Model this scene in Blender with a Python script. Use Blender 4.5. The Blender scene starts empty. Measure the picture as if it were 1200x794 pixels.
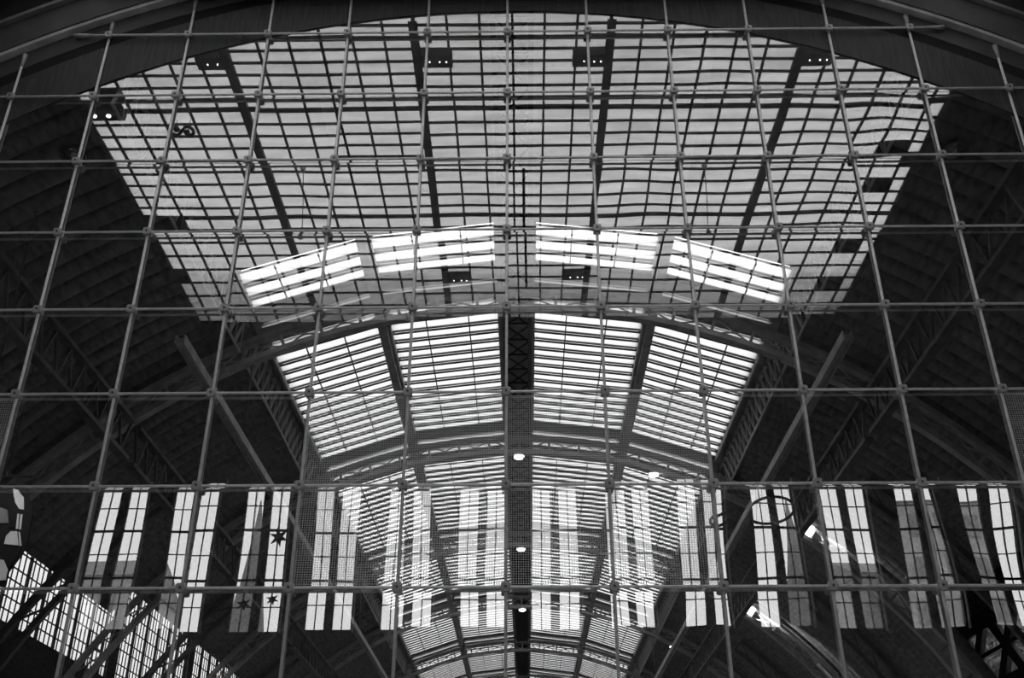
import bpy, math, random
from mathutils import Vector, Matrix

# ------------------------------------------------------------------ basics
S = bpy.context.scene
COL = S.collection
CZ = 1.7                       # eye height; heights below are given above the eye and shifted by this
AX = -0.25                     # axis of the train shed
GY = 18.84                     # plane of the steel net in front of the glass
MIR = 2 * 18.95                # the hall behind the camera is laid out as seen in the glass
rnd = random.Random(7)
V = lambda x, y, h: Vector((x, y, h + CZ))
def M_(yv): return MIR - yv    # distance seen in the glass -> real position in the hall

def nodes(name):
    m = bpy.data.materials.new(name); m.use_nodes = True
    nt = m.node_tree; nt.nodes.clear()
    out = nt.nodes.new('ShaderNodeOutputMaterial')
    return m, nt, out
def g(v): return (v, v, v, 1)

def mat_plain(name, v, rough=0.6, metal=0.0, var=0.25, scale=3.0, stretch=(1, 1, 1), detail=4):
    m, nt, out = nodes(name)
    p = nt.nodes.new('ShaderNodeBsdfPrincipled')
    tc = nt.nodes.new('ShaderNodeTexCoord'); mp = nt.nodes.new('ShaderNodeMapping')
    mp.inputs['Scale'].default_value = stretch
    n = nt.nodes.new('ShaderNodeTexNoise'); n.inputs['Scale'].default_value = scale; n.inputs['Detail'].default_value = detail
    r = nt.nodes.new('ShaderNodeValToRGB')
    r.color_ramp.elements[0].position = .3; r.color_ramp.elements[0].color = g(v * (1 - var))
    r.color_ramp.elements[1].position = .7; r.color_ramp.elements[1].color = g(v * (1 + var))
    L = nt.links.new
    L(tc.outputs['Object'], mp.inputs['Vector']); L(mp.outputs[0], n.inputs['Vector']); L(n.outputs['Fac'], r.inputs[0])
    L(r.outputs[0], p.inputs['Base Color'])
    p.inputs['Roughness'].default_value = rough; p.inputs['Metallic'].default_value = metal
    p.inputs['Specular IOR Level'].default_value = 0.3
    L(p.outputs[0], out.inputs['Surface'])
    return m

def mat_translucent(name, v, var=0.12, scale=(0.5, 6, 1), clear=0.0, nscale=1.0):
    """frosted roof glass: daylight from outside spreads through it"""
    m, nt, out = nodes(name)
    t = nt.nodes.new('ShaderNodeBsdfTranslucent'); d = nt.nodes.new('ShaderNodeBsdfDiffuse')
    d.inputs['Color'].default_value = g(.12)
    mx = nt.nodes.new('ShaderNodeMixShader'); mx.inputs[0].default_value = .12
    tc = nt.nodes.new('ShaderNodeTexCoord'); mp = nt.nodes.new('ShaderNodeMapping'); mp.inputs['Scale'].default_value = scale
    n = nt.nodes.new('ShaderNodeTexNoise'); n.inputs['Scale'].default_value = nscale; n.inputs['Detail'].default_value = 6
    r = nt.nodes.new('ShaderNodeValToRGB')
    r.color_ramp.elements[0].position = .3; r.color_ramp.elements[0].color = g(v * (1 - var))
    r.color_ramp.elements[1].position = .72; r.color_ramp.elements[1].color = g(min(1, v * (1 + var)))
    L = nt.links.new
    L(tc.outputs['Object'], mp.inputs['Vector']); L(mp.outputs[0], n.inputs['Vector']); L(n.outputs['Fac'], r.inputs[0])
    L(r.outputs[0], t.inputs['Color']); L(t.outputs[0], mx.inputs[1]); L(d.outputs[0], mx.inputs[2])
    L(mx.outputs[0], out.inputs['Surface'])
    return m

def mat_glass(name, refl, trans, frit=False):
    """coated wall glass: one side mirrors, the rest lets the view through; optionally printed with dots"""
    m, nt, out = nodes(name); L = nt.links.new
    t = nt.nodes.new('ShaderNodeBsdfTransparent'); t.inputs['Color'].default_value = g(trans)
    gl = nt.nodes.new('ShaderNodeBsdfGlossy'); gl.inputs['Roughness'].default_value = 0.0; gl.inputs['Color'].default_value = g(1)
    mx = nt.nodes.new('ShaderNodeMixShader'); mx.inputs[0].default_value = refl
    L(t.outputs[0], mx.inputs[1]); L(gl.outputs[0], mx.inputs[2])
    res = mx
    if frit:
        tc = nt.nodes.new('ShaderNodeTexCoord'); sp = nt.nodes.new('ShaderNodeSeparateXYZ'); L(tc.outputs['Object'], sp.inputs[0])
        def mth(op, a, b=None):
            k = nt.nodes.new('ShaderNodeMath'); k.operation = op
            for i, q in enumerate((a, b)):
                if q is None: continue
                if isinstance(q, (int, float)): k.inputs[i].default_value = q
                else: L(q, k.inputs[i])
            return k.outputs[0]
        P = 2.0 / 44
        dots = []
        for ax in ('X', 'Z'):
            f = mth('FRACT', mth('ADD', mth('MULTIPLY', sp.outputs[ax], 1 / P), 0.25))
            dots.append(mth('LESS_THAN', mth('ABSOLUTE', mth('SUBTRACT', f, 0.5)), 0.27))
        both = mth('MULTIPLY', dots[0], dots[1])
        d = nt.nodes.new('ShaderNodeBsdfDiffuse'); d.inputs['Color'].default_value = g(.75)
        m2 = nt.nodes.new('ShaderNodeMixShader'); L(both, m2.inputs[0]); L(mx.outputs[0], m2.inputs[1]); L(d.outputs[0], m2.inputs[2])
        res = m2
    L(res.outputs[0], out.inputs['Surface'])
    return m

def mat_emit(name, strength):
    m, nt, out = nodes(name)
    e = nt.nodes.new('ShaderNodeEmission'); e.inputs['Strength'].default_value = strength; e.inputs['Color'].default_value = g(1)
    nt.links.new(e.outputs[0], out.inputs['Surface']); return m

MT = dict(
    rod=mat_plain('brushed_steel', .9, .35, 0.05, .12, 8),
    clamp=mat_plain('cast_steel', .44, .4, 0.15, .2, 12),
    bolt=mat_plain('dark_bolt', .08, .4, .4),
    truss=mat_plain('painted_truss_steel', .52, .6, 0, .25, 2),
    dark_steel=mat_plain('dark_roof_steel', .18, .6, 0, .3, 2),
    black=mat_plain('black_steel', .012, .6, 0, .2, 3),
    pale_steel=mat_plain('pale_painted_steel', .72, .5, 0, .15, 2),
    deck=mat_plain('dark_roof_sheeting', .25, .75, 0, .35, 1.5, (4, .6, 4)),
    crown=mat_plain('grey_crown_boards', .38, .7, 0, .25, 1.5),
    hallroof=mat_plain('dark_hall_ceiling', .03, .85, 0, .3, 1),
    shedwall=mat_plain('dark_shed_wall', .09, .85, 0, .35, 1.5, (1, 1, 5)),
    hallwall=mat_plain('dark_hall_wall', .02, .85, 0, .3, 1),
    hallfloor=mat_plain('pale_terrazzo_floor', .62, .4, 0, .12, 1.2), plaster=mat_plain('pale_plaster', .6, .85, 0, .1, 1),
    floor=mat_plain('dark_stone_floor', .42, .7, 0, .3, 1.2),
    wood=mat_plain('dark_veneer_band', .055, .6, 0, .35, 2.5, (6, 1, .5)),
    wood2=mat_plain('dark_painted_moulding', .075, .6, 0, .15, 2),
    groove=mat_plain('black_shadow_joint', .012, .8, 0, .2, 2),
    louvre=mat_translucent('frosted_louvre_glass', .92, .05, (.6, 2, 1)),
    sky=mat_translucent('dirty_frosted_skylight_glass', .72, .2, (.45, 2.6, 1)),
    sideglass=mat_translucent('frosted_side_glass', .9, .04),
    lamp=mat_emit('lamp_glow', 9), flood=mat_emit('floodlight_glow', 14),
    lamp_dim=mat_emit('small_lamp_glow', 5),
    dome=mat_glass('dome_glass', .2, .75),
    glass=mat_glass('coated_wall_glass', .36, .95), glass_back=mat_glass('plain_glass_face', 0.0, 1.0),
    frit=mat_glass('dotted_wall_glass', .36, .95, True),
    winglass=mat_glass('window_glass', .04, .97),
    render=mat_plain('grey_facade', .30, .8, 0, .2, .6), roofing=mat_plain('slate_roofing', .16, .8, 0, .2, .8),
    ivory=mat_plain('pale_banner_cloth', .85, .8, 0, .15, 2), charcoal=mat_plain('charcoal_banner_cloth', .02, .8, 0, .3, 2),
    leaf=mat_plain('pale_foliage', .2, .7, 0, .6, 3), bark=mat_plain('bark', .08, .9),
)

# ------------------------------------------------------------------ mesh builder
class MB:
    def __init__(s): s.v = []; s.f = []; s.mi = []; s.sm = []
    def add(s, vs, fs, mi=0, smooth=False):
        b = len(s.v); s.v += [Vector(p) for p in vs]
        for f in fs: s.f.append([b + i for i in f]); s.mi.append(mi); s.sm.append(smooth)
    def box(s, x0, x1, y0, y1, h0, h1, mi=0):
        vs = [V(x, y, h) for h in (h0, h1) for y in (y0, y1) for x in (x0, x1)]
        s.add(vs, [(0, 2, 3, 1), (4, 5, 7, 6), (0, 1, 5, 4), (2, 6, 7, 3), (0, 4, 6, 2), (1, 3, 7, 5)], mi)
        return s
    def sheet(s, q, off):
        """glass sheet: face q scatters the daylight, the far side and the edges are clear"""
        vs = q + [v + off for v in q]; b = len(s.v); s.v += [Vector(v) for v in vs]
        for f, mi in zip([(0, 3, 2, 1), (4, 5, 6, 7), (0, 1, 5, 4), (1, 2, 6, 5), (2, 3, 7, 6), (3, 0, 4, 7)], (0, 1, 1, 1, 1, 1)):
            s.f.append([b + i for i in f]); s.mi.append(mi); s.sm.append(False)
    def bar(s, a, b, w, h=None, up=Vector((0, 0, 1)), mi=0):
        """rectangular bar between two points"""
        h = h or w; d = (b - a).normalized()
        if abs(d.dot(up)) > .98: up = Vector((0, 1, 0))
        r = d.cross(up).normalized() * (w / 2); u = r.cross(d).normalized() * (h / 2)
        vs = [p + q for p in (a, b) for q in (-r - u, r - u, r + u, -r + u)]
        s.add(vs, [(3, 2, 1, 0), (4, 5, 6, 7), (0, 1, 5, 4), (1, 2, 6, 5), (2, 3, 7, 6), (3, 0, 4, 7)], mi)
        return s
    def tube(s, pts, r, n=8, mi=0, closed=False):
        pts = [Vector(p) for p in pts]; k = len(pts); rings = []
        for i, p in enumerate(pts):
            a = pts[(i - 1) % k] if closed or i > 0 else p
            b = pts[(i + 1) % k] if closed or i < k - 1 else p
            d = (b - a).normalized(); up = Vector((0, 0, 1)) if abs(d.z) < .9 else Vector((1, 0, 0))
            x = d.cross(up).normalized(); y = x.cross(d).normalized()
            rr = r[i] if isinstance(r, (list, tuple)) else r
            rings.append([p + (x * math.cos(t) + y * math.sin(t)) * rr for t in [2 * math.pi * j / n for j in range(n)]])
        vs = [q for R in rings for q in R]; fs = []
        for i in range(k if closed else k - 1):
            i2 = (i + 1) % k
            for j in range(n): fs.append((i * n + j, i * n + (j + 1) % n, i2 * n + (j + 1) % n, i2 * n + j))
        s.add(vs, fs, mi, True)
        if not closed:
            b = len(s.v) - len(vs)
            s.f.append([b + j for j in reversed(range(n))]); s.mi.append(mi); s.sm.append(False)
            s.f.append([b + (k - 1) * n + j for j in range(n)]); s.mi.append(mi); s.sm.append(False)
        return s
    def arc_bar(s, y0, y1, r0, r1, a0, a1, hc, n=64, cx=AX, mi=0):
        """rectangular section swept along a circle in a cross plane (angles from the +x side)"""
        vs = []
        for i in range(n + 1):
            t = a0 + (a1 - a0) * i / n; c, q = math.cos(t), math.sin(t)
            for (r, y) in ((r0, y0), (r1, y0), (r1, y1), (r0, y1)): vs.append(V(cx + r * c, y, hc + r * q))
        fs = []
        for i in range(n):
            for j in range(4): fs.append((4 * i + j, 4 * i + (j + 1) % 4, 4 * i + 4 + (j + 1) % 4, 4 * i + 4 + j))
        fs += [(0, 3, 2, 1), (4 * n, 4 * n + 1, 4 * n + 2, 4 * n + 3)]
        s.add(vs, fs, mi); return s
    def prism(s, outline, y0, y1, mi=0):
        """outline of (x, h) points given a thickness along y"""
        n = len(outline); vs = [V(x, y0, h) for x, h in outline] + [V(x, y1, h) for x, h in outline]
        s.add(vs, [tuple(range(n)), tuple(reversed(range(n, 2 * n)))] + [(i, i + n, (i + 1) % n + n, (i + 1) % n) for i in range(n)], mi); return s
    def build(s, name, mats, parent=None, origin=None):
        me = bpy.data.meshes.new(name)
        o = bpy.data.objects.new(name, me); COL.objects.link(o)
        if parent is not None:
            o.parent = parent; org = Vector(parent['_w'])
        elif origin is not None: org = Vector(origin); o.location = org
        else:
            xs = [v.x for v in s.v]; ys = [v.y for v in s.v]; zs = [v.z for v in s.v]
            org = Vector(((min(xs) + max(xs)) / 2, (min(ys) + max(ys)) / 2, min(zs))); o.location = org
        o['_w'] = tuple(org)
        me.from_pydata([v - org for v in s.v], [], s.f)
        for m in (mats if isinstance(mats, (list, tuple)) else [mats]): me.materials.append(m)
        me.polygons.foreach_set('material_index', s.mi); me.polygons.foreach_set('use_smooth', s.sm)
        me.update(); return o

ALL = []
def tag(o, label, cat, group=None, kind=None):
    if label: o['label'] = label
    if cat: o['category'] = cat
    if group: o['group'] = group
    if kind: o['kind'] = kind
    return o
def thing(name, loc, label, cat, group=None):
    o = bpy.data.objects.new(name, None); COL.objects.link(o); o.location = loc; o['_w'] = tuple(loc)
    o.empty_display_size = .2
    return tag(o, label, cat, group)
def struct_empty(name, loc):
    o = bpy.data.objects.new(name, None); COL.objects.link(o); o.location = loc; o['_w'] = tuple(loc); o['kind'] = 'structure'; return o
def struct(mb, name, m, parent=None):
    o = mb.build(name, m, parent)
    if parent is None: o['kind'] = 'structure'
    return o
ORD = ['first', 'second', 'third', 'fourth', 'fifth', 'sixth', 'seventh', 'eighth', 'ninth', 'tenth']

# ------------------------------------------------------------------ camera (35 mm, tilted up)
cd = bpy.data.cameras.new('camera'); cam = bpy.data.objects.new('camera', cd); COL.objects.link(cam)
cd.sensor_width = 36; cd.lens = 36 * 1210 / 1200; cd.clip_end = 400; cd.clip_start = .05
cam.location = (0, 0, CZ); cam.rotation_euler = (math.radians(90 + 29.03), 0, .01273)
S.camera = cam

# ------------------------------------------------------------------ glass wall
W = 2.0; X0 = -.355; H0 = 5.231
colx = lambda c: X0 + W * c
rowh = lambda r: H0 + W * r
ARC_C = -2.0                                   # centre height of the arch that frames the glass
def pane(c, r, parent):
    frit = (-2 <= c < 2 and r in (0, 1)) or (c in (-6, 5) and r == 1)
    gap = .008; x0, x1 = colx(c) + gap, colx(c + 1) - gap; h0, h1 = rowh(r) + gap, rowh(r + 1) - gap
    far = math.hypot(max(abs(x0 + .355), abs(x1 + .355)), h1 - ARC_C)
    edge = far > 21.6
    q = random.Random(c * 31 + r * 7 + 3)
    tx, th = q.gauss(0, .0011), q.gauss(0, .0011)
    b1, b2, b3 = q.gauss(0, .0007), q.gauss(0, .0007), q.gauss(0, .0005)
    if edge: b1 *= 2.2; b2 *= 2.2; b3 *= 3
    n = 12; mb = MB(); vs = []
    for j in range(n + 1):
        for i in range(n + 1):
            u, w = 2 * i / n - 1, 2 * j / n - 1
            dy = tx * u + th * w + b1 * (u * u - 1) + b2 * (w * w - 1) + b3 * math.sin(2.6 * u + 1.3 * w)
            vs.append(V(x0 + (x1 - x0) * i / n, 18.95 + dy, h0 + (h1 - h0) * j / n))
    fs = [(j * (n + 1) + i, j * (n + 1) + i + 1, (j + 1) * (n + 1) + i + 1, (j + 1) * (n + 1) + i) for j in range(n) for i in range(n)]
    mb.add(vs, fs, 0, True)
    ring = [i for i in range(n + 1)] + [j * (n + 1) + n for j in range(1, n + 1)] + [n * (n + 1) + i for i in range(n - 1, -1, -1)] + [j * (n + 1) for j in range(n - 1, 0, -1)]
    m = len(ring); fr0 = len(mb.v); mb.v += [vs[i].copy() for i in ring]; bk = len(mb.v); mb.v += [vs[i] + Vector((0, .016, 0)) for i in ring]
    for k in range(m): mb.f.append([fr0 + k, bk + k, bk + (k + 1) % m, fr0 + (k + 1) % m]); mb.mi.append(1); mb.sm.append(False)
    mb.f.append([bk + k for k in reversed(range(m))]); mb.mi.append(1); mb.sm.append(False)
    o = mb.build('dotted_glass_pane' if frit else 'glass_pane', [MT['frit'] if frit else MT['glass'], MT['glass_back']], parent)
    if frit: o['label'] = 'glass pane printed with a grid of grey dots'
for k, c in enumerate(range(-7, 7)):
    w = struct_empty('window_%d' % (k + 1), V(colx(c) + 1, 18.95, H0 - 4))
    for r in range(-2, 9):
        xin = min(abs(colx(c) + .355), abs(colx(c + 1) + .355))
        if math.hypot(xin, rowh(r) - ARC_C) < 22.6: pane(c, r, w)

# rods and clamps (in front of the glass)
YR = 18.885
def arch_top(x, R=23.85): return ARC_C + math.sqrt(R * R - (x + .355) ** 2)
def side(c, what):
    if c == 0: return 'central ' + what
    return '%s %s to the %s of the central one' % (ORD[abs(c) - 1], what, 'left' if c < 0 else 'right')
for c in range(-6, 7):
    top = arch_top(colx(c)); x = colx(c)
    lab = 'upright steel rod in the middle of the glass wall' if c == 0 else 'upright steel rod on the glass wall, %s to the %s of the middle one' % (ORD[abs(c) - 1], 'left' if c < 0 else 'right')
    t = thing('upright_rod', V(x, YR, H0 - 4), lab, 'rod', 'upright rods of the glass wall')
    MB().tube([V(x, YR, H0 - 4), V(x, YR, top)], .031, 10).build('rod', MT['rod'], t)
    a = MB(); a.tube([V(x, YR, top - .36), V(x, YR, top - .1), V(x, YR, top + .05)], [.036, .055, .06], 10); a.build('end_socket', MT['clamp'], t)
for r in range(-1, 8):
    h = rowh(r); half = math.sqrt(23.85 ** 2 - (h - ARC_C) ** 2); half = min(half, 14.2)
    n = 7 - r
    lab = ('top horizontal steel rod on the glass wall' if n == 0 else 'horizontal steel rod on the glass wall, %s below the top one' % ORD[n - 1])
    t = thing('cross_rod', V(X0, YR - .05, h), lab, 'rod', 'horizontal rods of the glass wall')
    MB().tube([V(X0 - half, YR - .06, h), V(X0 + half, YR - .06, h)], .028, 10).build('rod', MT['rod'], t)
    if r >= 6:
        for sgn in (-1, 1):
            MB().tube([V(X0 + sgn * (half - .5), YR - .06, h), V(X0 + sgn * (half - .15), YR - .06, h), V(X0 + sgn * half, YR - .06, h)], [.03, .055, .06], 10).build('end_socket', MT['clamp'], t)
# clamp
def make_clamp():
    t = thing('glass_clamp', Vector((0, 0, 0)), 'x', 'clamp')
    def plate(y0, y1, half, ch):
        k = half - ch
        out = [(-k, -half), (k, -half), (half, -k), (half, k), (k, half), (-k, half), (-half, k), (-half, -k)]
        mb = MB(); n = 8; bev = .012
        ins = [(x * (1 - bev / half), z * (1 - bev / half)) for x, z in out]
        vs = [Vector((x, y1, z)) for x, z in out] + [Vector((x, y0 + bev, z)) for x, z in out] + [Vector((x, y0, z)) for x, z in ins]
        fs = [tuple(range(n - 1, -1, -1)), tuple(range(2 * n, 3 * n))]
        for a in (0, n): fs += [(a + i, a + (i + 1) % n, a + n + (i + 1) % n, a + n + i) for i in range(n)]
        mb.add(vs, [tuple(reversed(f)) for f in fs]); return mb
    fp = plate(-.12, -.05, .09, .024).build('front_plate', MT['clamp'], t)
    plate(.036, .062, .082, .02).build('back_plate', MT['clamp'], t)
    b = MB(); b.tube([Vector((0, -.135, 0)), Vector((0, -.11, 0))], .026, 6); b.build('bolt', MT['bolt'], fp)['label'] = 'dark bolt head'
    b = MB(); b.tube([Vector((0, -.06, 0)), Vector((0, .05, 0))], .05, 10); b.build('hub', MT['clamp'], t)
    return t
proto = make_clamp(); first = True
for r in range(0, 8):
    for c in range(-6, 7):
        x, h = colx(c), rowh(r)
        if math.hypot(x + .355, h - ARC_C) > 23.6 or abs(c) > (4, 4, 5, 5, 5, 5, 6, 5)[r]: continue
        if first: o = proto; first = False
        else:
            o = proto.copy(); COL.objects.link(o)
            for ch in proto.children:
                k = ch.copy(); COL.objects.link(k); k.parent = o
                for sub in ch.children:
                    u = sub.copy(); COL.objects.link(u); u.parent = k
        o.location = V(x, YR, h)
        n = 7 - r
        rowtxt = 'top cross rod' if n == 0 else '%s cross rod from the top' % ORD[n]
        coltxt = 'middle upright' if c == 0 else '%s upright %s of middle' % (ORD[abs(c) - 1], 'left' if c < 0 else 'right')
        o['label'] = 'steel clamp joining the %s and %s' % (coltxt, rowtxt)
        o['group'] = 'glass wall clamps'

# arch that frames the glass: veneer band, joint with its shade painted black, mouldings, wall above
for i, (r0, r1, y0, y1, m) in enumerate([(22.04, 23.2, 18.912, 18.945, 'wood'), (23.2, 23.5, 18.92, 18.945, 'groove'), (23.5, 23.98, 18.912, 18.945, 'wood2'),
                                         (23.98, 24.08, 18.72, 18.945, 'truss'), (24.08, 24.86, 18.68, 18.945, 'wood2'), (24.86, 24.96, 18.55, 18.945, 'dark_steel')]):
    mb = MB(); mb.arc_bar(y0, y1, r0, r1, 0, math.pi, ARC_C, 120, -.355); struct(mb, 'trim_%d' % (i + 1), MT[m])
mb = MB(); mb.arc_bar(18.7, 18.95, 24.96, 34, 0, math.pi, ARC_C, 120, -.355); struct(mb, 'wall_glass', MT['hallwall'])

# ------------------------------------------------------------------ train shed beyond the glass
HC = -2.8
R_TOP, R_BOT, R_ROOF = 22.72, 22.0, 23.12
ARCH_Y = [32.3, 45.75, 60.0, 74.2, 88.3, 102.5, 116.7]
BAY = [(18.97, 32.3)] + list(zip(ARCH_Y[:-1], ARCH_Y[1:]))
def on(x, r): return HC + math.sqrt(r * r - x * x)     # height of a circle at x off the axis
WHICH = lambda k: ['nearest the glass', 'between first and second arches', 'between second and third arches', 'between third and fourth arches',
                   'between fourth and fifth arches', 'between fifth and sixth arches', 'between sixth and seventh arches'][k]
# arch trusses
for k, y in enumerate(ARCH_Y):
    t = thing('arch_truss', V(AX, y, HC), '%s steel lattice arch truss spanning the train shed' % ['nearest', 'second nearest', 'third nearest', 'fourth nearest', 'fifth nearest', 'sixth nearest', 'farthest'][k], 'truss', 'arch trusses of the shed')
    mb = MB(); mb.arc_bar(y - .17, y + .17, R_TOP - .1, R_TOP + .1, .03, math.pi - .03, HC, 96); mb.build('top_chord', MT['truss'], t)
    mb = MB(); mb.arc_bar(y - .17, y + .17, R_BOT - .1, R_BOT + .1, .03, math.pi - .03, HC, 96); mb.build('bottom_chord', MT['truss'], t)
    mb = MB(); N = 48; P = lambda r, a, yy=y: V(AX + r * math.cos(a), yy, HC + r * math.sin(a)); Yv = Vector((0, 1, 0))
    for i in range(N + 1):
        a = .03 + (math.pi - .06) * i / N
        mb.bar(P(R_BOT + .08, a), P(R_TOP - .08, a), .11, .16, Yv)
        if i < N:
            a2 = .03 + (math.pi - .06) * (i + 1) / N
            mb.bar(P(R_BOT + .08, a, y - .06), P(R_TOP - .08, a2, y - .06), .045, .05, Yv)
            mb.bar(P(R_TOP - .08, a, y + .06), P(R_BOT + .08, a2, y + .06), .045, .05, Yv)
    mb.build('lattice_web', MT['truss'], t)
# dark half-bay rafters along the sides
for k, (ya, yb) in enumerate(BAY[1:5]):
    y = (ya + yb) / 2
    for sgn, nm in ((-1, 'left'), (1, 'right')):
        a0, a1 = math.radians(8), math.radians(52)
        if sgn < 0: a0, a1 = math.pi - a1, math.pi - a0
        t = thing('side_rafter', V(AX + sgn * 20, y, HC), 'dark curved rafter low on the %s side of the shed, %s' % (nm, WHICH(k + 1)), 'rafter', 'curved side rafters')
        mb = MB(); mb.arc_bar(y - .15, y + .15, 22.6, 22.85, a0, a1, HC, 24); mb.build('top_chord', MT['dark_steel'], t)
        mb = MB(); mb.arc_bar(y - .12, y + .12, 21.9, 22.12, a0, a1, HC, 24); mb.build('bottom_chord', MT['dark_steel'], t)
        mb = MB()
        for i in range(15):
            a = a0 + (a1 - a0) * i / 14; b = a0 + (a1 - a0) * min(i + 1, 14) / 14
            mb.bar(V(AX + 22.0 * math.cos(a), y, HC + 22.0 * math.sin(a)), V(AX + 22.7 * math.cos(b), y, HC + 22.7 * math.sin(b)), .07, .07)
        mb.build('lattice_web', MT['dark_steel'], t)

# rows of roof glass: opening limits along the shed (at roof height)
OPEN = [(28.75, 31.05, .76), (34.55, 44.75, .735), (49.2, 59.0, .72), (63.6, 72.6, .72), (78, 86.6, .72), (92, 100.8, .72), (106, 115, .72)]
BLK = {(-1, 'outer'): (-9.2, -5.28), (-1, 'inner'): (-4.9, -.70), (1, 'inner'): (.66, 4.85), (1, 'outer'): (5.25, 9.15)}
def slivers(k):
    if k == 0: return [(32.2, 32.3), (33.65, 33.85)]
    a, b = OPEN[k][1], OPEN[k + 1][0] if k + 1 < len(OPEN) else OPEN[k][1] + 5
    d = b - a
    return [(a + d * .28, a + d * .28 + .22), (a + d * .55, a + d * .55 + .25), (a + d * .76, a + d * .76 + .22)]
crown = MB()
for (sg, nm), (xa, xb) in BLK.items():
    A = Vector((AX + xa, 0, on(xa, R_ROOF))); B = Vector((AX + xb, 0, on(xb, R_ROOF)))
    def pt(u, y, up=0):
        p = A.lerp(B, u); nrm = Vector((-(B.z - A.z), 0, B.x - A.x)).normalized()
        return V(p.x + nrm.x * up, y, p.z + nrm.z * up)
    ln = (B - A).length
    for k in range(7):
        y0, y1, p = OPEN[k]
        nmx = 'left' if sg < 0 else 'right'
        lab = 'bright louvred roof glazing, %s %s strip of the crown, %s' % (nm, nmx, WHICH(k))
        t = thing('louvred_skylight', pt(.5, (y0 + y1) / 2, 0), lab, 'skylight', 'louvred roof glazing strips')
        gl, fr, brs = MB(), MB(), MB()
        rows = [(y0 + i * p, y0 + i * p + (.63 if k else .66) * p) for i in range(max(1, int(round((y1 - y0) / p))))]
        if k == 0: rows = [(y0, y0 + .55), (y0 + .80, y0 + 1.36), (y0 + 1.62, y0 + 2.1)]
        for (ya, yb) in rows + slivers(k):
            gl.sheet([pt(0, ya, .05), pt(1, ya, .05), pt(1, yb, .03), pt(0, yb, .03)], Vector((0, 0, .03)))
        gaps = [(rows[i][1], rows[i + 1][0]) for i in range(len(rows) - 1)] + [(rows[-1][1], rows[-1][1] + .25)]
        for (ya, yb) in gaps:
            fr.bar(pt(0, ya + .02, .01), pt(1, ya + .02, .01), .06, .06)
            fr.bar(pt(0, yb - .03, .01), pt(1, yb - .03, .01), .06, .065)
        ends = [rows[0][0] - .03] + []
        for ye in ends: fr.bar(pt(0, ye, .06), pt(1, ye, .06), .05, .06)
        # grey gutter floor between the dark bars
        gut = MB()
        for (ya, yb) in gaps: gut.bar(pt(0, (ya + yb) / 2, .1), pt(1, (ya + yb) / 2, .1), max(.04, yb - ya), .02)
        for u in ((.33, .72) if nm == 'inner' else (.3, .66)) if sg < 0 else ((.3, .67) if nm == 'inner' else (.34, .7)):
            brs.bar(pt(u, rows[0][0], .01), pt(u, rows[-1][1], .01), .045, .05)
        gl.build('frosted_glazing', [MT['louvre'], MT['glass_back']], t); fr.build('glazing_rail', MT['dark_steel'], t); gut.build('gutter', MT['truss'], t); brs.build('glazing_bar', MT['dark_steel'], t)
        crb = MB(); crb.bar(pt(0, rows[0][0] - .1, -.02), pt(0, rows[-1][1] + .1, -.02), .08, .3); crb.bar(pt(1, rows[0][0] - .1, -.02), pt(1, rows[-1][1] + .1, -.02), .08, .3)
        crb.build('side_curb', MT['truss'], t)
    # crown boards around the openings of this strip
    holes = []
    for k in range(7):
        holes.append((OPEN[k][0] - .05, OPEN[k][1] + .05)); holes += slivers(k)
    cur = 18.97
    for (a, b) in holes + [(125, 125)]:
        if a > cur:
            q = [pt(0, cur, .14), pt(1, cur, .14), pt(1, a, .14), pt(0, a, .14)]
            crown.add(q + [v + Vector((0, 0, .12)) for v in q], [(0, 3, 2, 1), (4, 5, 6, 7), (0, 1, 5, 4), (1, 2, 6, 5), (2, 3, 7, 6), (3, 0, 4, 7)])
        cur = max(cur, b)
for (xa, xb) in ((-9.75, -9.15), (-5.33, -4.85), (-.72, .68), (4.8, 5.3), (9.1, 9.75)):
    A = (AX + xa, on(xa, R_ROOF)); B = (AX + xb, on(xb, R_ROOF)); up = .16
    q = [V(A[0], 18.97, A[1] + up), V(B[0], 18.97, B[1] + up), V(B[0], 125, B[1] + up), V(A[0], 125, A[1] + up)]
    crown.add(q + [v + Vector((0, 0, .12)) for v in q], [(0, 3, 2, 1), (4, 5, 6, 7), (0, 1, 5, 4), (1, 2, 6, 5), (2, 3, 7, 6), (3, 0, 4, 7)])
struct(crown, 'roof_crown', MT['crown'])

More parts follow.
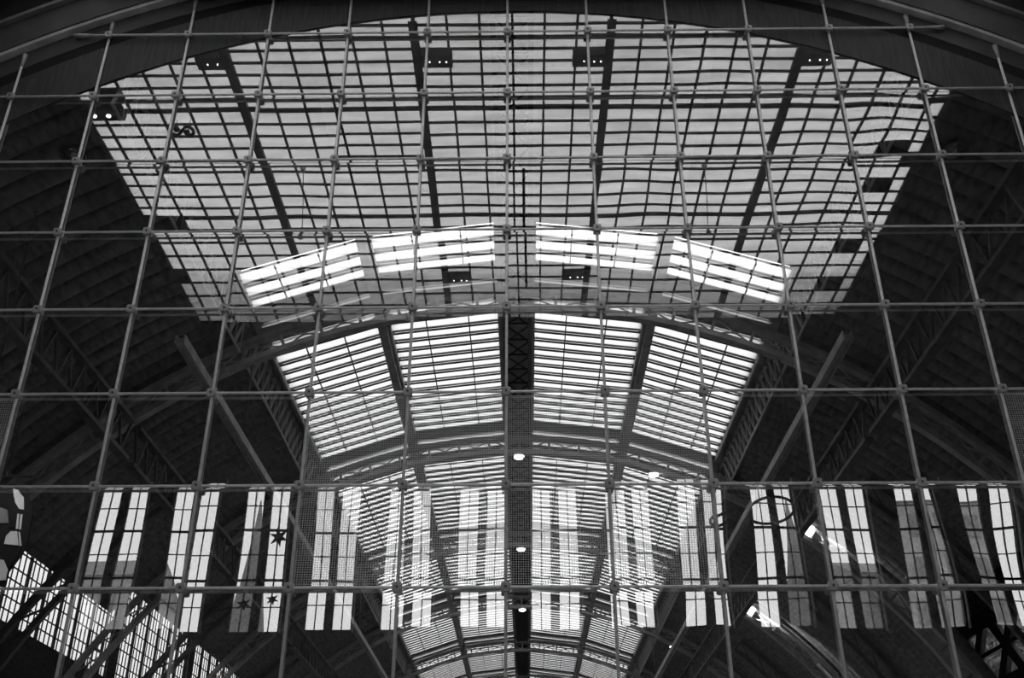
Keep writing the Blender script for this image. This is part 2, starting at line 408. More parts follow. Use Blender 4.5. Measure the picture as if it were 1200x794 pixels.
# ridge girder, rafters, edge girders, lattice girders per bay
for k, (ya, yb) in enumerate(BAY[:7]):
    hr = on(0, R_ROOF)
    ya2, yb2 = ya + .25, yb - .25
    t = thing('ridge_girder', V(AX, (ya + yb) / 2, hr - .4), 'cross-braced ridge girder along the roof crown, %s' % WHICH(k), 'girder', 'ridge girders')
    ch = MB()
    for sx in (-.5, .5): ch.bar(V(AX + sx, ya2, hr - .12), V(AX + sx, yb2, hr - .12), .14, .3)
    ch.build('side_chord', MT['dark_steel'], t)
    br = MB(); n = 10
    for i in range(n):
        u0, u1 = ya2 + (yb2 - ya2) * i / n, ya2 + (yb2 - ya2) * (i + 1) / n
        br.bar(V(AX - .45, u0, hr - .2), V(AX + .45, u1, hr - .2), .05, .05); br.bar(V(AX + .45, u0, hr - .24), V(AX - .45, u1, hr - .24), .05, .05)
        br.bar(V(AX - .45, u0, hr - .12), V(AX + .45, u0, hr - .12), .06, .06)
    br.build('cross_bracing', MT['black'], t)
    if k >= 3:
        d = MB(); d.box(AX - .46, AX + .46, ya2 + 2.2, yb2 - 1.4, hr - .75, hr - .32); d.build('duct', MT['black'], t)
    for sx in (-5.09, 5.05):
        h = on(5.07, R_ROOF); nm = 'left' if sx < 0 else 'right'
        t = thing('roof_rafter', V(AX + sx, (ya + yb) / 2, h - .4), 'grey plate rafter between the %s louvred strips, %s' % (nm, WHICH(k)), 'rafter', 'rafters between louvred strips')
        m1 = MB(); m1.box(AX + sx - .05, AX + sx + .05, ya2, yb2, h - .42, h + .08); m1.build('web_plate', MT['truss'], t)
        m1 = MB(); m1.box(AX + sx - .16, AX + sx + .16, ya2, yb2, h - .48, h - .42); m1.build('flange', MT['truss'], t)
        m1 = MB()
        for i in range(9):
            u = ya2 + (yb2 - ya2) * (i + .5) / 9
            m1.box(AX + sx - .14, AX + sx + .14, u - .02, u + .02, h - .42, h + .06)
        m1.build('stiffener', MT['truss'], t)
    for sx in (-9.55, 9.5):
        s = 1 if sx > 0 else -1; h = on(9.5, R_ROOF); nm = 'left' if sx < 0 else 'right'
        t = thing('edge_girder', V(AX + sx, (ya + yb) / 2, h - 1), 'pale lattice girder edging the louvred roof on the %s, %s' % (nm, WHICH(k)), 'girder', 'edge girders of the louvred roof')
        m1 = MB(); m1.bar(V(AX + sx, ya2, h + .0), V(AX + sx, yb2, h + .0), .12, .18); m1.build('top_chord', MT['truss'], t)
        m1 = MB(); m1.tube([V(AX + sx + s * .25, ya2, h - .95), V(AX + sx + s * .25, yb2, h - .95)], .05, 8); m1.build('bottom_pipe', MT['pale_steel'], t)
        m1 = MB(); n = 18
        for i in range(n):
            u0, u1 = ya2 + (yb2 - ya2) * i / n, ya2 + (yb2 - ya2) * (i + 1) / n
            m1.bar(V(AX + sx, u0, h - .05), V(AX + sx + s * .25, u0, h - .95), .09, .05, Vector((0, 1, 0)))
            m1.bar(V(AX + sx, u0, h - .05), V(AX + sx + s * .25, u1, h - .95), .04, .04)
        m1.build('lattice_web', MT['pale_steel'], t)
    if k < 6:
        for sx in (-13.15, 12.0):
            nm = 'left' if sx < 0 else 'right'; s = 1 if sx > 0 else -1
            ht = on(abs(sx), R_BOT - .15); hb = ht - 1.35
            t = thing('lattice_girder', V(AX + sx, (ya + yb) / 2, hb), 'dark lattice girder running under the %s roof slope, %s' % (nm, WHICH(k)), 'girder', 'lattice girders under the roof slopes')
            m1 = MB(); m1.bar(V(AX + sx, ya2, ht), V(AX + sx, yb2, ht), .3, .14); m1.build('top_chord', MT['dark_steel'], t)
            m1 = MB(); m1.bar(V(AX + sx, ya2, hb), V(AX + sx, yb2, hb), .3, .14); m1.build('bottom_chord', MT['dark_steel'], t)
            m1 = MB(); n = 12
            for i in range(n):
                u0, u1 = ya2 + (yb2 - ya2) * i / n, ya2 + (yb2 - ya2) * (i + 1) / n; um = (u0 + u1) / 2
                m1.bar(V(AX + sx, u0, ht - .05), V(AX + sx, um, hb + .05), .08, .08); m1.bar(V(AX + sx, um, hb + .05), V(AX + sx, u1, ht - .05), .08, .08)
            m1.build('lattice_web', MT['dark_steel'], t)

# corrugated side roofs (rolls run over the arch)
def side_roof(sgn, ya, yb, xend, name):
    mb = MB(); pitch = .74; n = max(2, int((yb - ya) / pitch)); sub = 8; seg = 14
    xs = [9.4 + (xend - 9.4) * (i / seg) for i in range(seg + 1)]
    ny = n * sub; vs = []
    for j in range(ny + 1):
        y = ya + (yb - ya) * j / ny; roll = abs(math.sin(math.pi * j / sub)) ** .55 * .36
        for x in xs:
            r = R_ROOF + .30 - roll
            a = math.atan2(on(x, R_ROOF) - HC, x)
            vs.append(V(AX + sgn * r * math.cos(a), y, HC + r * math.sin(a)))
    w = seg + 1; fs = [(j * w + i, j * w + i + 1, (j + 1) * w + i + 1, (j + 1) * w + i) for j in range(ny) for i in range(seg)]
    mb.add(vs, fs, 0, False)
    for k in range(len(mb.f)): mb.sm[k] = True
    o = struct(mb, name, MT['deck'])
    sol = o.modifiers.new('thickness', 'SOLIDIFY'); sol.thickness = .05; sol.offset = 1 if sgn < 0 else -1
    return o
for k, (ya, yb) in enumerate(BAY[:7]):
    for sgn, nm in ((-1, 'left'), (1, 'right')):
        xend = (18.2 if k < 2 else 20.8) if sgn > 0 else (18.1 if k < 2 else 17.3)
        if k == 0: xend = 19
        side_roof(sgn, ya, yb, xend, 'roof_%s_%d' % (nm, k + 1))
# aisle: outer roofs, side walls, end wall, floor
for sgn, nm in ((-1, 'left'), (1, 'right')):
    mb = MB(); x1, x2 = AX + sgn * 17.0, AX + sgn * 23.6
    mb.box(min(x1, x2), max(x1, x2), 18.97, 125, 17.6, 17.8); struct(mb, 'roof_aisle_%s' % nm, MT['deck'])
    mb = MB(); x1, x2 = AX + sgn * 17.0, AX + sgn * 17.3
    mb.box(min(x1, x2), max(x1, x2), 18.97, 125, on(17.3, R_ROOF) + .3, 17.6); struct(mb, 'wall_aisle_%s' % nm, MT['deck'])
mb = MB(); mb.box(-23, 23, 125, 125.4, -1.7, 22); struct(mb, 'wall_end', MT['shedwall'])
mb = MB(); mb.box(-40, 40, 18.9, 125.4, -2.0, -1.7); struct(mb, 'floor', MT['floor'])
mb = MB(); mb.box(-27, 27, -4.4, 18.9, -2.0, -1.7); struct(mb, 'floor_hall', MT['hallfloor'])

# left side wall with tall barred windows, right side wall with a braced opening
LW = -23.3
WIN_L = [(39.5, 58.9, 11.34, 16.1), (60.2, 73, 11.34, 17.0), (74, 87, 11.34, 17.4)]
mb = MB(); mb.box(LW - .4, LW, 18.97, 125, -1.7, 11.34)
cur = 18.97
for (a, b, h0, h1) in WIN_L:
    mb.box(LW - .4, LW, cur, a, 11.34, 17.8); mb.box(LW - .4, LW, a, b, h1, 17.8); cur = b
mb.box(LW - .4, LW, cur, 125, 11.34, 17.8); struct(mb, 'wall_left', MT['shedwall'])
for i, (a, b, h0, h1) in enumerate(WIN_L):
    w = struct_empty('window_%d' % (20 + i), V(LW, (a + b) / 2, h0))
    m1 = MB(); m1.sheet([V(LW - .17, a, h0), V(LW - .17, b, h0), V(LW - .17, b, h1), V(LW - .17, a, h1)], Vector((-.03, 0, 0))); m1.build('frosted_glazing', [MT['sideglass'], MT['glass_back']], w)
    m1 = MB(); n = int((b - a) / .5)
    for j in range(n + 1):
        y = a + (b - a) * j / n; big = j % 4 == 0
        d = .12 if big else .036
        m1.box(LW - .16, LW - .02 if big else LW - .1, y - d / 2, y + d / 2, h0, h1)
    m1.build('mullion', MT['black'], w)
    m1 = MB()
    for h in [h0 + .05, h0 + .6, h0 + 1.15, h0 + 1.95, h0 + 2.5, h0 + 3.3, h0 + 4.1, h0 + 4.9, h0 + 5.7]:
        if h < h1: m1.box(LW - .16, LW - .09, a, b, h - .025, h + .025)
    m1.build('crossbar', MT['black'], w)
RW = 23.3; a, b, h0, h1 = 49.0, 56.4, 9.2, 13.2
mb = MB(); mb.box(RW, RW + .4, 18.97, 125, -1.7, h0); mb.box(RW, RW + .4, 18.97, a, h0, 17.8); mb.box(RW, RW + .4, b, 125, h0, 17.8); mb.box(RW, RW + .4, a, b, h1, 17.8)
struct(mb, 'wall_right', MT['shedwall'])
w = struct_empty('window_30', V(RW, (a + b) / 2, h0))
m1 = MB(); m1.box(RW + .2, RW + .22, a, b, h0, h1); m1.build('pane', MT['winglass'], w)
m1 = MB(); Xv = Vector((1, 0, 0)); nb = 2
for j in range(nb):
    u0, u1 = a + (b - a) * j / nb, a + (b - a) * (j + 1) / nb
    m1.bar(V(RW - .05, u0, h0), V(RW - .05, u1, h1), .62, .25, Xv); m1.bar(V(RW - .1, u1, h0), V(RW - .1, u0, h1), .62, .25, Xv)
m1.bar(V(RW - .1, a, (h0 + h1) / 2 + .1), V(RW - .1, b, (h0 + h1) / 2 + .1), .22, .2); m1.bar(V(RW - .1, a, h0 + .4), V(RW - .1, b, h0 + .4), .8, .2, Xv); m1.bar(V(RW - .1, a, h1 - .3), V(RW - .1, b, h1 - .3), .9, .2, Xv)
m1.build('bracing', MT['black'], w)
# trees outside it
def tree(x, y, hh, lab):
    t = thing('street_tree', V(x, y, -1.7), lab, 'tree', 'trees outside the braced opening')
    MB().tube([V(x, y, -1.7), V(x + .2, y, hh * .45), V(x, y + .2, hh * .8)], [.35, .25, .1], 8).build('trunk', MT['bark'], t)
    mb = MB(); q = random.Random(int(x * 7 + y))
    for i in range(2600):
        d = Vector((q.gauss(0, 1), q.gauss(0, 1), q.gauss(0, 1))).normalized() * (q.random() ** .4) * 4.2
        c = V(x, y, hh * .8) + Vector((d.x, d.y, d.z * 1.1)); a = Vector((q.gauss(0, 1), q.gauss(0, 1), q.gauss(0, 1))).normalized(); b = a.orthogonal().normalized(); s = q.uniform(.2, .42)
        mb.add([c - a * s, c + b * s * .6, c + a * s, c - b * s * .6], [(0, 1, 2, 3)])
    mb.build('foliage', MT['leaf'], t)
tree(31, 66, 19, 'leafy tree outside the nearer part of the braced opening'); tree(31.5, 76, 19, 'leafy tree outside the farther part of the braced opening'); tree(41, 90, 25, 'tall leafy tree behind the two trees outside the braced opening')

# hanging rails
for sx, nm in ((-9.35, 'left'), (9.25, 'right')):
    x = AX + sx; h = 14.0
    t = thing('hanging_rail', V(x, 60, h), 'long straight steel channel rail hung below the %s roof slope' % nm, 'rail', 'hanging channel rails')
    m1 = MB(); m1.box(x - .13, x + .13, 25.1, 112, h - .02, h + .02); m1.box(x - .14, x - .10, 25.1, 112, h - .14, h + .14); m1.box(x + .10, x + .14, 25.1, 112, h - .14, h + .14)
    m1.build('channel', MT['truss'], t)
    for y in ARCH_Y[:6]:
        MB().tube([V(x, y, h), V(x, y, on(abs(sx), R_BOT - .1) - .05)], .03, 6).build('hanger', MT['dark_steel'], t)

# lamps under the ridge and on the arches
def lamp(x, y, h, lab, top):
    t = thing('pendant_lamp', V(x, y, h), lab, 'lamp', 'pendant lamps of the shed')
    m1 = MB(); m1.tube([V(x, y, h + .28), V(x, y, h + .2), V(x, y, h + .06)], [.08, .17, .28], 14); sh_ = m1.build('lamp_shade', MT['pale_steel'], t)
    m1 = MB(); m1.tube([V(x, y, h + .07), V(x, y, h - .02), V(x, y, h - .06)], [.24, .22, .1], 14); m1.build('glowing_lens', MT['lamp'], sh_)['label'] = 'glowing lens'
    m1 = MB(); m1.tube([V(x, y, h + .27), V(x, y, top)], .02, 6); m1.build('stem', MT['dark_steel'], t)
lamp(-.25, 45.3, 18.75, 'glowing lamp under the ridge at the second arch', 19.1)
lamp(-.22, 59.5, 18.75, 'glowing lamp under the ridge at the third arch', 19.1)
lamp(-.2, 73.7, 18.8, 'glowing lamp under the ridge at the fourth arch', 19.1)
lamp(6.1, 45.75, 18.0, 'glowing lamp on the second arch, right of the ridge', 18.2)
lamp(10.4, 74.2, 16.3, 'glowing lamp far right on the fourth arch, beside the louvred roof', 16.6)
# floodlights shining down the right arch legs
for (y, a, nm) in ((45.75, math.atan2(15.1 + 2.8, 13.1), 'second'), (60.0, math.atan2(14.95 + 2.8, 13.1), 'third')):
    rm = (R_TOP + R_BOT) / 2; tang = Vector((math.sin(a), 0, -math.cos(a))); nr = Vector((math.cos(a), 0, math.sin(a)))
    p = V(AX, y, HC) + nr * rm
    t = thing('floodlight', p, 'bright floodlight set in the right leg of the %s arch' % nm, 'floodlight', 'floodlights in the arch legs')
    m1 = MB(); m1.bar(p - tang * .75, p - tang * .12, .5, .48, nr); hs_ = m1.build('housing', MT['pale_steel'], t)
    m1 = MB(); m1.bar(p - tang * .12, p + tang * .16, .46, .44, nr); m1.build('glowing_lens', MT['flood'], hs_)['label'] = 'glowing lens'
    m1 = MB(); m1.bar(p + tang * .3 - nr * .26, p + tang * 2.9 - nr * .24, .42, .03, nr); m1.build('reflector', MT['pale_steel'], t)  # pale plate added so the beam shows as a streak along the leg
    ld = bpy.data.lights.new('flood_beam', 'SPOT'); ld.energy = 2600; ld.spot_size = math.radians(48); ld.spot_blend = .5; ld.shadow_soft_size = .12
    lo = bpy.data.objects.new('flood_beam', ld); COL.objects.link(lo); lo.location = p + tang * .25 - nr * 0.05
    lo.rotation_euler = tang.to_track_quat('-Z', 'Y').to_euler()
# dome lamps under the near roof slopes
for x, y, nm in ((-11.55, 20.8, 'left'), (11.05, 20.9, 'right')):
    h = on(abs(x - AX), R_ROOF) - .1
    t = thing('dome_lamp', V(x, y, h - .4), 'glass dome lamp under the %s roof slope beside the glass wall' % nm, 'lamp', 'dome lamps')
    m1 = MB(); m1.tube([V(x, y, h), V(x, y, h - .16), V(x, y, h - .2)], [.16, .28, .36], 18); m1.build('cap', MT['dark_steel'], t)
    m1 = MB(); m1.tube([V(x, y, h - .19), V(x, y, h - .32), V(x, y, h - .43), V(x, y, h - .48)], [.36, .33, .2, .04], 18); gd_ = m1.build('glass_dome', MT['dome'], t)
    m1 = MB(); m1.tube([V(x, y, h - .2), V(x, y, h - .3)], [.07, .06], 10); m1.build('bulb', MT['pale_steel'], gd_)

# painted banner hanging at the left
bx, by = -13.35, 26.0
t = thing('painted_banner', V(bx, by, 6.6), 'dark hanging banner with pale crescent, square and bell shapes beside the left edge', 'banner')
m1 = MB(); m1.prism([(-14.47, 10.07), (-13.41, 10.06), (-13.04, 9.24), (-13.01, 8.56), (-13.05, 8.16), (-13.3, 7.68), (-13.36, 7.29), (-13.78, 7.29)], by, by + .06); m1.build('cloth', MT['charcoal'], t)
def patch(pts, nm, m, yy=by - .015):
    MB().prism(pts, yy - .02, yy).build(nm, MT[m], t)
patch([(-13.7, 9.92), (-13.56, 9.89), (-13.48, 9.79), (-13.36, 9.68), (-13.28, 9.34), (-13.41, 9.36), (-13.55, 9.53), (-13.65, 9.75)], 'pale_crescent', 'ivory')
patch([(-13.62, 9.23), (-13.44, 9.23), (-13.37, 8.85), (-13.56, 8.85)], 'black_square', 'black')
patch([(-13.42, 9.22), (-13.38, 9.22), (-13.31, 8.81), (-13.37, 8.81)], 'pale_bar', 'ivory')
patch([(-13.34, 9.21), (-13.28, 9.2), (-13.23, 8.79), (-13.28, 8.79)], 'pale_bar', 'ivory')
patch([(-13.49, 8.74), (-13.32, 8.74), (-13.19, 8.36), (-13.58, 8.4), (-13.58, 8.62)], 'pale_bell', 'ivory')
patch([(-13.28, 8.73), (-13.24, 8.72), (-13.11, 8.35), (-13.16, 8.35)], 'pale_stripe', 'ivory')
patch([(-13.72, 8.0), (-13.49, 7.97), (-13.32, 7.72), (-13.31, 7.45), (-13.58, 7.41)], 'pale_foot', 'ivory')
patch([(-14.12, 9.47), (-13.72, 9.33), (-13.6, 8.97), (-14.0, 8.95)], 'grey_field', 'render')
patch([(-13.59, 8.31), (-13.09, 8.3), (-13.27, 7.76), (-13.35, 7.76)], 'black_wedge', 'black')
m1 = MB(); m1.tube([V(-15.4, by + .03, 10.3), V(-13.3, by + .03, 10.3)], .03, 8); m1.build('pole', MT['black'], t)
m1 = MB(); m1.tube([V(-14, by + .03, 10.3), V(-14, by + .03, on(13.75, R_ROOF))], .015, 6); m1.build('wire', MT['dark_steel'], t)

q0, q1 = V(-13.0, 22.6, 11.6), V(-13.4, 26, 8.6)  # added lamp that brings out the banner's pale shapes
t = thing('banner_spotlight', q0, 'small dark spotlight hung under the left roof slope and aimed at the painted banner', 'spotlight')
dq = (q1 - q0).normalized()
m1 = MB(); m1.tube([q0 - dq * .3, q0 - dq * .05, q0 + dq * .06], [.08, .1, .12], 12); m1.build('housing', MT['dark_steel'], t)
m1 = MB(); m1.tube([q0 - dq * .15, V(-13.0, 22.3, on(12.75, R_ROOF) - .1)], .02, 6); m1.build('stem', MT['dark_steel'], t)
ld = bpy.data.lights.new('banner_beam', 'SPOT'); ld.energy = 420; ld.spot_size = math.radians(60); ld.spot_blend = .6; ld.shadow_soft_size = .1
lo = bpy.data.objects.new('banner_beam', ld); COL.objects.link(lo); lo.location = q0 + dq * .12; lo.rotation_euler = dq.to_track_quat('-Z', 'Y').to_euler()

# ------------------------------------------------------------------ the hall in front of the glass (seen mirrored in it)
HS = 20.6
ROWS = [19.48, 19.91, 20.34, 20.79, 21.25, 21.73, 22.22, 22.72, 23.16, 23.78, 24.33, 24.9, 25.49, 26.1, 26.73, 27.38, 28.0, 28.54, 29.25, 30.05, 30.85, 31.7, 32.55, 33.45, 34.4, 35.5]
ED = 12.55
COLS = [AX + (i - 14.5) * .8667 for i in range(30)]
COLS = [AX - 7.8 + .8667 * i for i in range(-5, 24)]
XL, XR = COLS[0] - .45, COLS[-1] + .45
COLS2 = [XL] + COLS + [XR]
DARK = {(1, 8), (2, 8), (1, 19), (0, 20), (0, 23), (28, 13), (28, 15), (27, 23), (28, 23)}
for yv_i, boxes in ((5, (7, 13, 17, 23)),):
    pass
def colnear(x): return max(i for i in range(len(COLS2) - 1) if COLS2[i] <= x)
def rownear(y): return max(i for i in range(len(ROWS) - 1) if ROWS[i] <= y)
DARK = {(colnear(x), rownear(y)) for x, y in [(-12.3, 22.5), (-11.75, 22.5), (-12.7, 29.1), (-11.9, 29.1), (-12.6, 32.2), (11.7, 25.4), (11.7, 26.8), (11.5, 32.6), (11.5, 30.5), (12.1, 25.6)]}
t = thing('gridded_skylight', V(AX, M_(27), HS), 'wide gridded skylight of frosted panes, mirrored across the upper glass wall', 'skylight')
gl, bk = MB(), MB()
for i in range(len(COLS2) - 1):
    for j in range(len(ROWS) - 1):
        y0, y1 = M_(ROWS[j + 1]), M_(ROWS[j])
        if (i, j) in DARK: bk.box(COLS2[i], COLS2[i + 1], y0, y1, HS + .05, HS + .07)
        else: gl.sheet([V(COLS2[i], y0, HS + .05), V(COLS2[i + 1], y0, HS + .05), V(COLS2[i + 1], y1, HS + .05), V(COLS2[i], y1, HS + .05)], Vector((0, 0, .02)))
gl.build('frosted_pane', [MT['sky'], MT['glass_back']], t); bk.build('blanking_panel', MT['black'], t)
gb = MB()
for x in COLS2: gb.box(x - .032, x + .032, M_(ROWS[-1]), M_(ROWS[0]), HS - .04, HS + .045)
gb.build('glazing_bar', MT['black'], t)
gb = MB()
for j, y in enumerate(ROWS):
    w = .075 if j in (8, 17, 25) else .027
    gb.box(XL, XR, M_(y) - w, M_(y) + w, HS - .03, HS + .04)
gb.build('crossbar', MT['black'], t)
gb = MB(); gb.box(.02, .11, M_(33.4), M_(25.9), HS - .08, HS - .035); gb.box(-.5, .6, M_(25.75), M_(25.7), HS - .08, HS - .035); gb.build('conduit', MT['black'], t)
for k, x in enumerate((-7.8, -2.6, 2.6, 7.8)):
    nm = ['outer left', 'inner left', 'inner right', 'outer right'][k]
    t = thing('skylight_beam', V(AX + x, M_(27), HS - .3), 'dark beam under the gridded skylight, %s of four' % nm, 'beam', 'beams under the skylight')
    m1 = MB(); m1.box(AX + x - .04, AX + x + .04, M_(35.5), M_(19.48), HS - .30, HS - .05); m1.build('web_plate', MT['black'], t)
    m1 = MB(); m1.box(AX + x - .12, AX + x + .12, M_(35.5), M_(19.48), HS - .34, HS - .30); m1.build('flange', MT['black'], t)
def lampbox(x, yv, lab, lit=1.0, w=.46):
    t = thing('spotlight_box', V(x, M_(yv), HS - .3), lab, 'spotlight', 'spotlight boxes in the skylight')
    m1 = MB(); m1.box(x - w, x + w, M_(yv) - .23, M_(yv) + .23, HS - .30, HS - .05); hb_ = m1.build('housing', MT['black'], t)
    m1 = MB()
    for dx in ((-.15, .12, .3) if lit < 2 else (-.25, .15)):
        r = .02 if lit < 2 else .07
        m1 = MB(); m1.tube([V(x + dx, M_(yv), HS - .30), V(x + dx, M_(yv), HS - .33)], r, 8); m1.build('bulb', MT['lamp_dim'], hb_)['label'] = 'lit bulb'
lampbox(-2.35, 20.95, 'black spotlight box at the front of the skylight by the inner left beam')
lampbox(1.85, 20.97, 'black spotlight box at the front of the skylight by the inner right beam')
lampbox(-8.45, 20.97, 'black spotlight box at the front of the skylight by the outer left beam')
lampbox(8.0, 21.0, 'black spotlight box at the front of the skylight by the outer right beam')
lampbox(-12.2, 23.0, 'black spotlight box with two lit bulbs at the left skylight edge', 2.0, .55)
lampbox(-2.42, 32.1, 'black spotlight box at the back of the skylight, left of its middle')
lampbox(1.9, 32.1, 'black spotlight box at the back of the skylight, right of its middle')
for x, ya, nm in ((-6.9, 25.7, 'left'), (5.75, 25.7, 'right')):
    t = thing('hanging_spotlight', V(x, M_(26.4), 18.4), 'small spotlight on a thin sagging cable under the %s half of the skylight' % nm, 'spotlight', 'cable spotlights')
    m1 = MB(); m1.tube([V(x, M_(25.8), HS - .05), V(x + .02, M_(26.1), 19.4), V(x, M_(26.4), 18.5)], .014, 6); m1.build('cable', MT['black'], t)
    m1 = MB(); m1.tube([V(x, M_(25.8), HS - .25), V(x, M_(25.8), HS - .08)], [.06, .1], 10); m1.build('fitting', MT['pale_steel'], t)
    m1 = MB(); m1.tube([V(x, M_(26.4), 18.5), V(x, M_(26.4), 18.42), V(x, M_(26.4), 18.3)], [.03, .07, .09], 10); m1.build('lamp_head', MT['dark_steel'], t)
# scroll ornament hung under the skylight
sx, sy, sh = -10.05, M_(23.54), 20.15
pts = [(-.20 + .13 * math.cos(a), .0 + .14 * math.sin(a)) for a in [math.radians(20 + 290 * i / 14) for i in range(15)]]
pts = [(-.19, .02)] + pts + [(-p[0], -p[1]) for p in reversed(pts)] + [(.19, -.02)]
rad = [.07 if abs(i - 15.5) > 11.5 else .052 for i in range(len(pts))]
path = [Vector((sx + p[0] * 1.05, sy + p[1] * 1.3, sh + CZ)) for p in pts]
t = thing('scroll_ornament', Vector((sx, sy, sh + CZ)), 'dark double scroll ornament hung flat under the skylight near its left edge', 'ornament')
m1 = MB(); m1.tube(path, rad, 8); m1.build('scroll', MT['black'], t)
for dx in (-.2, .2):
    m1 = MB(); m1.tube([V(sx + dx, sy, sh), V(sx + dx, sy, HS - .03)], .01, 5); m1.build('wire', MT['black'], t)

# ceiling of the hall around the skylight, walls
YB, YF = M_(42.0), 18.9
mb = MB(); mb.box(-26.4, XL - .06, YB, YF, HS - .05, HS + .25); mb.box(XR + .06, 26.4, YB, YF, HS - .05, HS + .25); mb.box(XL, XR, YB, M_(ROWS[-1]), HS - .05, HS + .25); mb.box(XL, XR, M_(ROWS[0]), YF, HS - .05, HS + .25)
struct(mb, 'ceiling', MT['hallroof'])
# unseen slab added above the skylight's far end to shade its panes
mb = MB(); mb.box(-24, 24, YB - 4, M_(33.2), HS + 4.2, HS + 4.5); struct(mb, 'roof_upper', MT['hallroof'])
for sgn, nm in ((-1, 'left'), (1, 'right')):
    mb = MB(); x = sgn * 26; mb.box(min(x, x + sgn * .4), max(x, x + sgn * .4), YB, YF, -1.7, HS + .2); struct(mb, 'wall_hall_%s' % nm, MT['plaster'])
    mb = MB(); x1, x2 = -.355 + sgn * 24, sgn * 26; mb.box(min(x1, x2), max(x1, x2), 18.2, 18.9, -1.7, HS); struct(mb, 'wall_front_%s' % nm, MT['hallwall'])
# end wall behind the camera with paired tall windows
WH0, WH1 = 10.0, 16.25
WX = [-17.15 + 3.07 * k for k in range(13)]
LIT = []
for x in WX:
    for d in (-.55, .55): LIT.append((x + d - .375, x + d + .375))
mb = MB(); mb.box(-26.4, 26.4, YB - .16, YB, -1.7, WH0); mb.box(-26.4, 26.4, YB - .16, YB, WH1, HS + .2); cur = -26.4
for (a, b) in LIT: mb.box(cur, a, YB - .16, YB, WH0, WH1); cur = b
mb.box(cur, 26.4, YB - .16, YB, WH0, WH1); struct(mb, 'wall_back', MT['hallwall'])
for k, x in enumerate(WX):
    w = struct_empty('window_%d' % (31 + k), V(x, YB, WH0))
    for d in (-.55, .55):
        a, b = x + d - .375, x + d + .375
        m1 = MB(); m1.sheet([V(a, YB - .10, WH0), V(b, YB - .10, WH0), V(b, YB - .10, WH1), V(a, YB - .10, WH1)], Vector((0, -.02, 0))); m1.build('pane', [MT['winglass'], MT['glass_back']], w)
        m1 = MB(); m1.box((a + b) / 2 - .022, (a + b) / 2 + .022, YB - .10, YB - .05, WH0, WH1)
        for j in range(1, 6):
            h = WH0 + (WH1 - WH0) * j / 6; q = .05 if j in (2, 4) else .018
            m1.box(a, b, YB - .10, YB - .04, h - q, h + q)
        m1.build('glazing_bar', MT['black'], w)
    m1 = MB(); m1.box(x + 1.0, x + 1.06, YB, YB + .12, WH0 - .1, WH1 + .1); m1.build('reveal_edge', MT['truss'], w)
# stars and hoops hung in front of those windows
def star(x, h, r, lab):
    ys = M_(41.5) + (.25 if r > .4 else 0)
    t = thing('hanging_star', V(x, ys, h), lab, 'star', 'star ornaments')
    pts = []
    for i in range(12):
        a = math.pi / 2 + .2 + i * math.pi / 6; rr = r if i % 2 == 0 else r * .4
        pts.append((x + rr * math.cos(a), h + rr * math.sin(a)))
    m1 = MB(); m1.prism(pts, ys, ys + .05); m1.build('star_body', MT['black'], t)
    m1 = MB(); m1.tube([V(x, ys + .02, h + r * .8), V(x, ys + .02, HS - .06)], .008, 5); m1.build('wire', MT['black'], t)
star(-10.2, 13.6, .42, 'large dark star hung before the third window pair')
star(-10.28, 11.22, .26, 'small dark star hung low before the third window pair, at its inner light')
star(-11.35, 11.02, .3, 'small dark star hung low before the third window pair, at its outer light')
def hoop(x, y, h, r, lab, tilt):
    t = thing('hanging_hoop', V(x, y, h), lab, 'hoop', 'hoop ornaments')
    pts = [V(x + r * math.cos(a), y + r * math.sin(a) * .9, h + r * math.cos(a) * tilt + r * math.sin(a) * .25) for a in [2 * math.pi * i / 36 for i in range(36)]]
    m1 = MB(); m1.tube(pts, .06, 8, closed=True); m1.build('ring', MT['black'], t)
    for i in (0, 12, 24):
        m1 = MB(); m1.tube([pts[i], V(x, y, HS - .02)], .008, 5); m1.build('wire', MT['black'], t)
hoop(9.85, M_(39.8), 14.1, 1.0, 'large dark hoop hung before the windows right of the middle', .05)
hoop(8.0, M_(40.8), 14.1, .42, 'small dark hoop hung before the windows beside the dotted panes', .3)
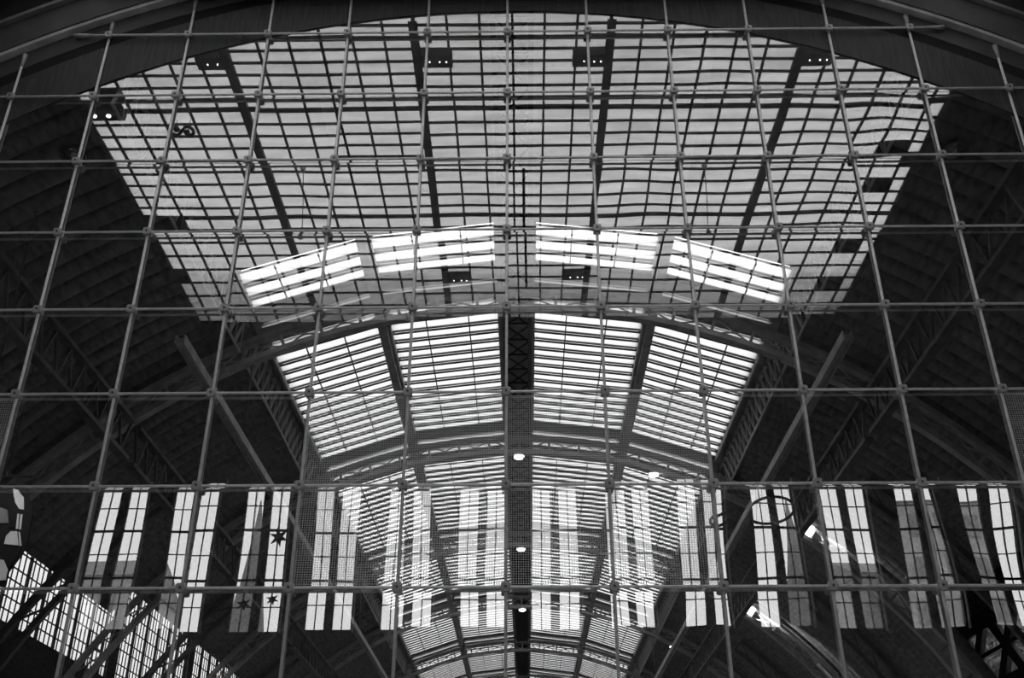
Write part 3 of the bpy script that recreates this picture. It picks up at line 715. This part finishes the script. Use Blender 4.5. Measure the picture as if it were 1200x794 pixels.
# town outside behind the camera, seen in the windows
def house(x0, x1, yv, d, h, rh, lab):
    y1 = M_(yv); y0 = y1 - d
    t = thing('town_house', V((x0 + x1) / 2, y1, -1.7), lab, 'building', 'houses outside the hall windows')
    m1 = MB(); m1.box(x0, x1, y0, y1, -1.7, h); fa_ = m1.build('facade', MT['render'], t)
    m1 = MB(); ym = (y0 + y1) / 2
    vs = [V(x0 - .3, y1 + .3, h), V(x1 + .3, y1 + .3, h), V(x1 + .3, y0 - .3, h), V(x0 - .3, y0 - .3, h), V(x0 - .3, ym, h + rh), V(x1 + .3, ym, h + rh)]
    m1.add(vs, [(0, 1, 5, 4), (2, 3, 4, 5), (0, 4, 3), (1, 2, 5), (3, 2, 1, 0)]); m1.build('roof', MT['roofing'], t)
    for i in range(int((x1 - x0) / 2.4)):
        for j in range(int((h - 12) / 3.2)):
            xx, hh = x0 + 1 + 2.4 * i, h - 2.6 - 3.2 * j
            m1 = MB(); m1.box(xx, xx + 1.1, y1, y1 + .05, hh, hh + 1.7); m1.build('shutter', MT['dark_steel'], fa_)
house(-42, -29.6, 76, 12, 22, 3, 'grey house seen low through the leftmost hall windows')
house(24.6, 33.5, 76, 12, 22.2, 2.6, 'grey house seen through the hall windows right of the hoop')
house(26.4, 33.6, 72, 3.5, 26.3, .8, 'tall grey house seen through the hall windows second from the right end')
def spire(x, yv, base, h, lab):
    y = M_(yv); t = thing('pointed_tower', V(x, y, -1.7), lab, 'tower', 'pointed towers outside')
    m1 = MB(); m1.box(x - base, x + base, y - base, y + base, -1.7, h * .55); m1.build('shaft', MT['render'], t)
    m1 = MB(); m1.tube([V(x, y, h * .55), V(x, y, h)], [base * 1.5, .05], 8); m1.build('spire_roof', MT['roofing'], t)
spire(-20.2, 75, 1.1, 27.5, 'pointed tower seen through the third hall window pair from the left'); spire(19.9, 75, 1.2, 27.5, 'pointed tower seen through a hall window beside the large hoop')

# ------------------------------------------------------------------ daylight
w = bpy.data.worlds.new('overcast_sky'); S.world = w; w.use_nodes = True
bg = w.node_tree.nodes['Background']; bg.inputs['Color'].default_value = (1, 1, 1, 1); bg.inputs['Strength'].default_value = 1.9
sd = bpy.data.lights.new('sun', 'SUN'); sd.energy = 1.6; sd.angle = math.radians(12); so = bpy.data.objects.new('sun', sd); COL.objects.link(so)
so.rotation_euler = (math.radians(14), math.radians(10), 0)
for o in list(bpy.data.objects):
    if '_w' in o: del o['_w']
S.view_settings.view_transform = 'Standard'; S.view_settings.look = 'None'; S.view_settings.gamma = 1; S.view_settings.use_curve_mapping = False
S.view_settings.exposure = 0
c = S.cycles
c.max_bounces = 8; c.diffuse_bounces = 4; c.glossy_bounces = 4; c.transmission_bounces = 6; c.transparent_max_bounces = 16
c.caustics_reflective = False; c.caustics_refractive = False
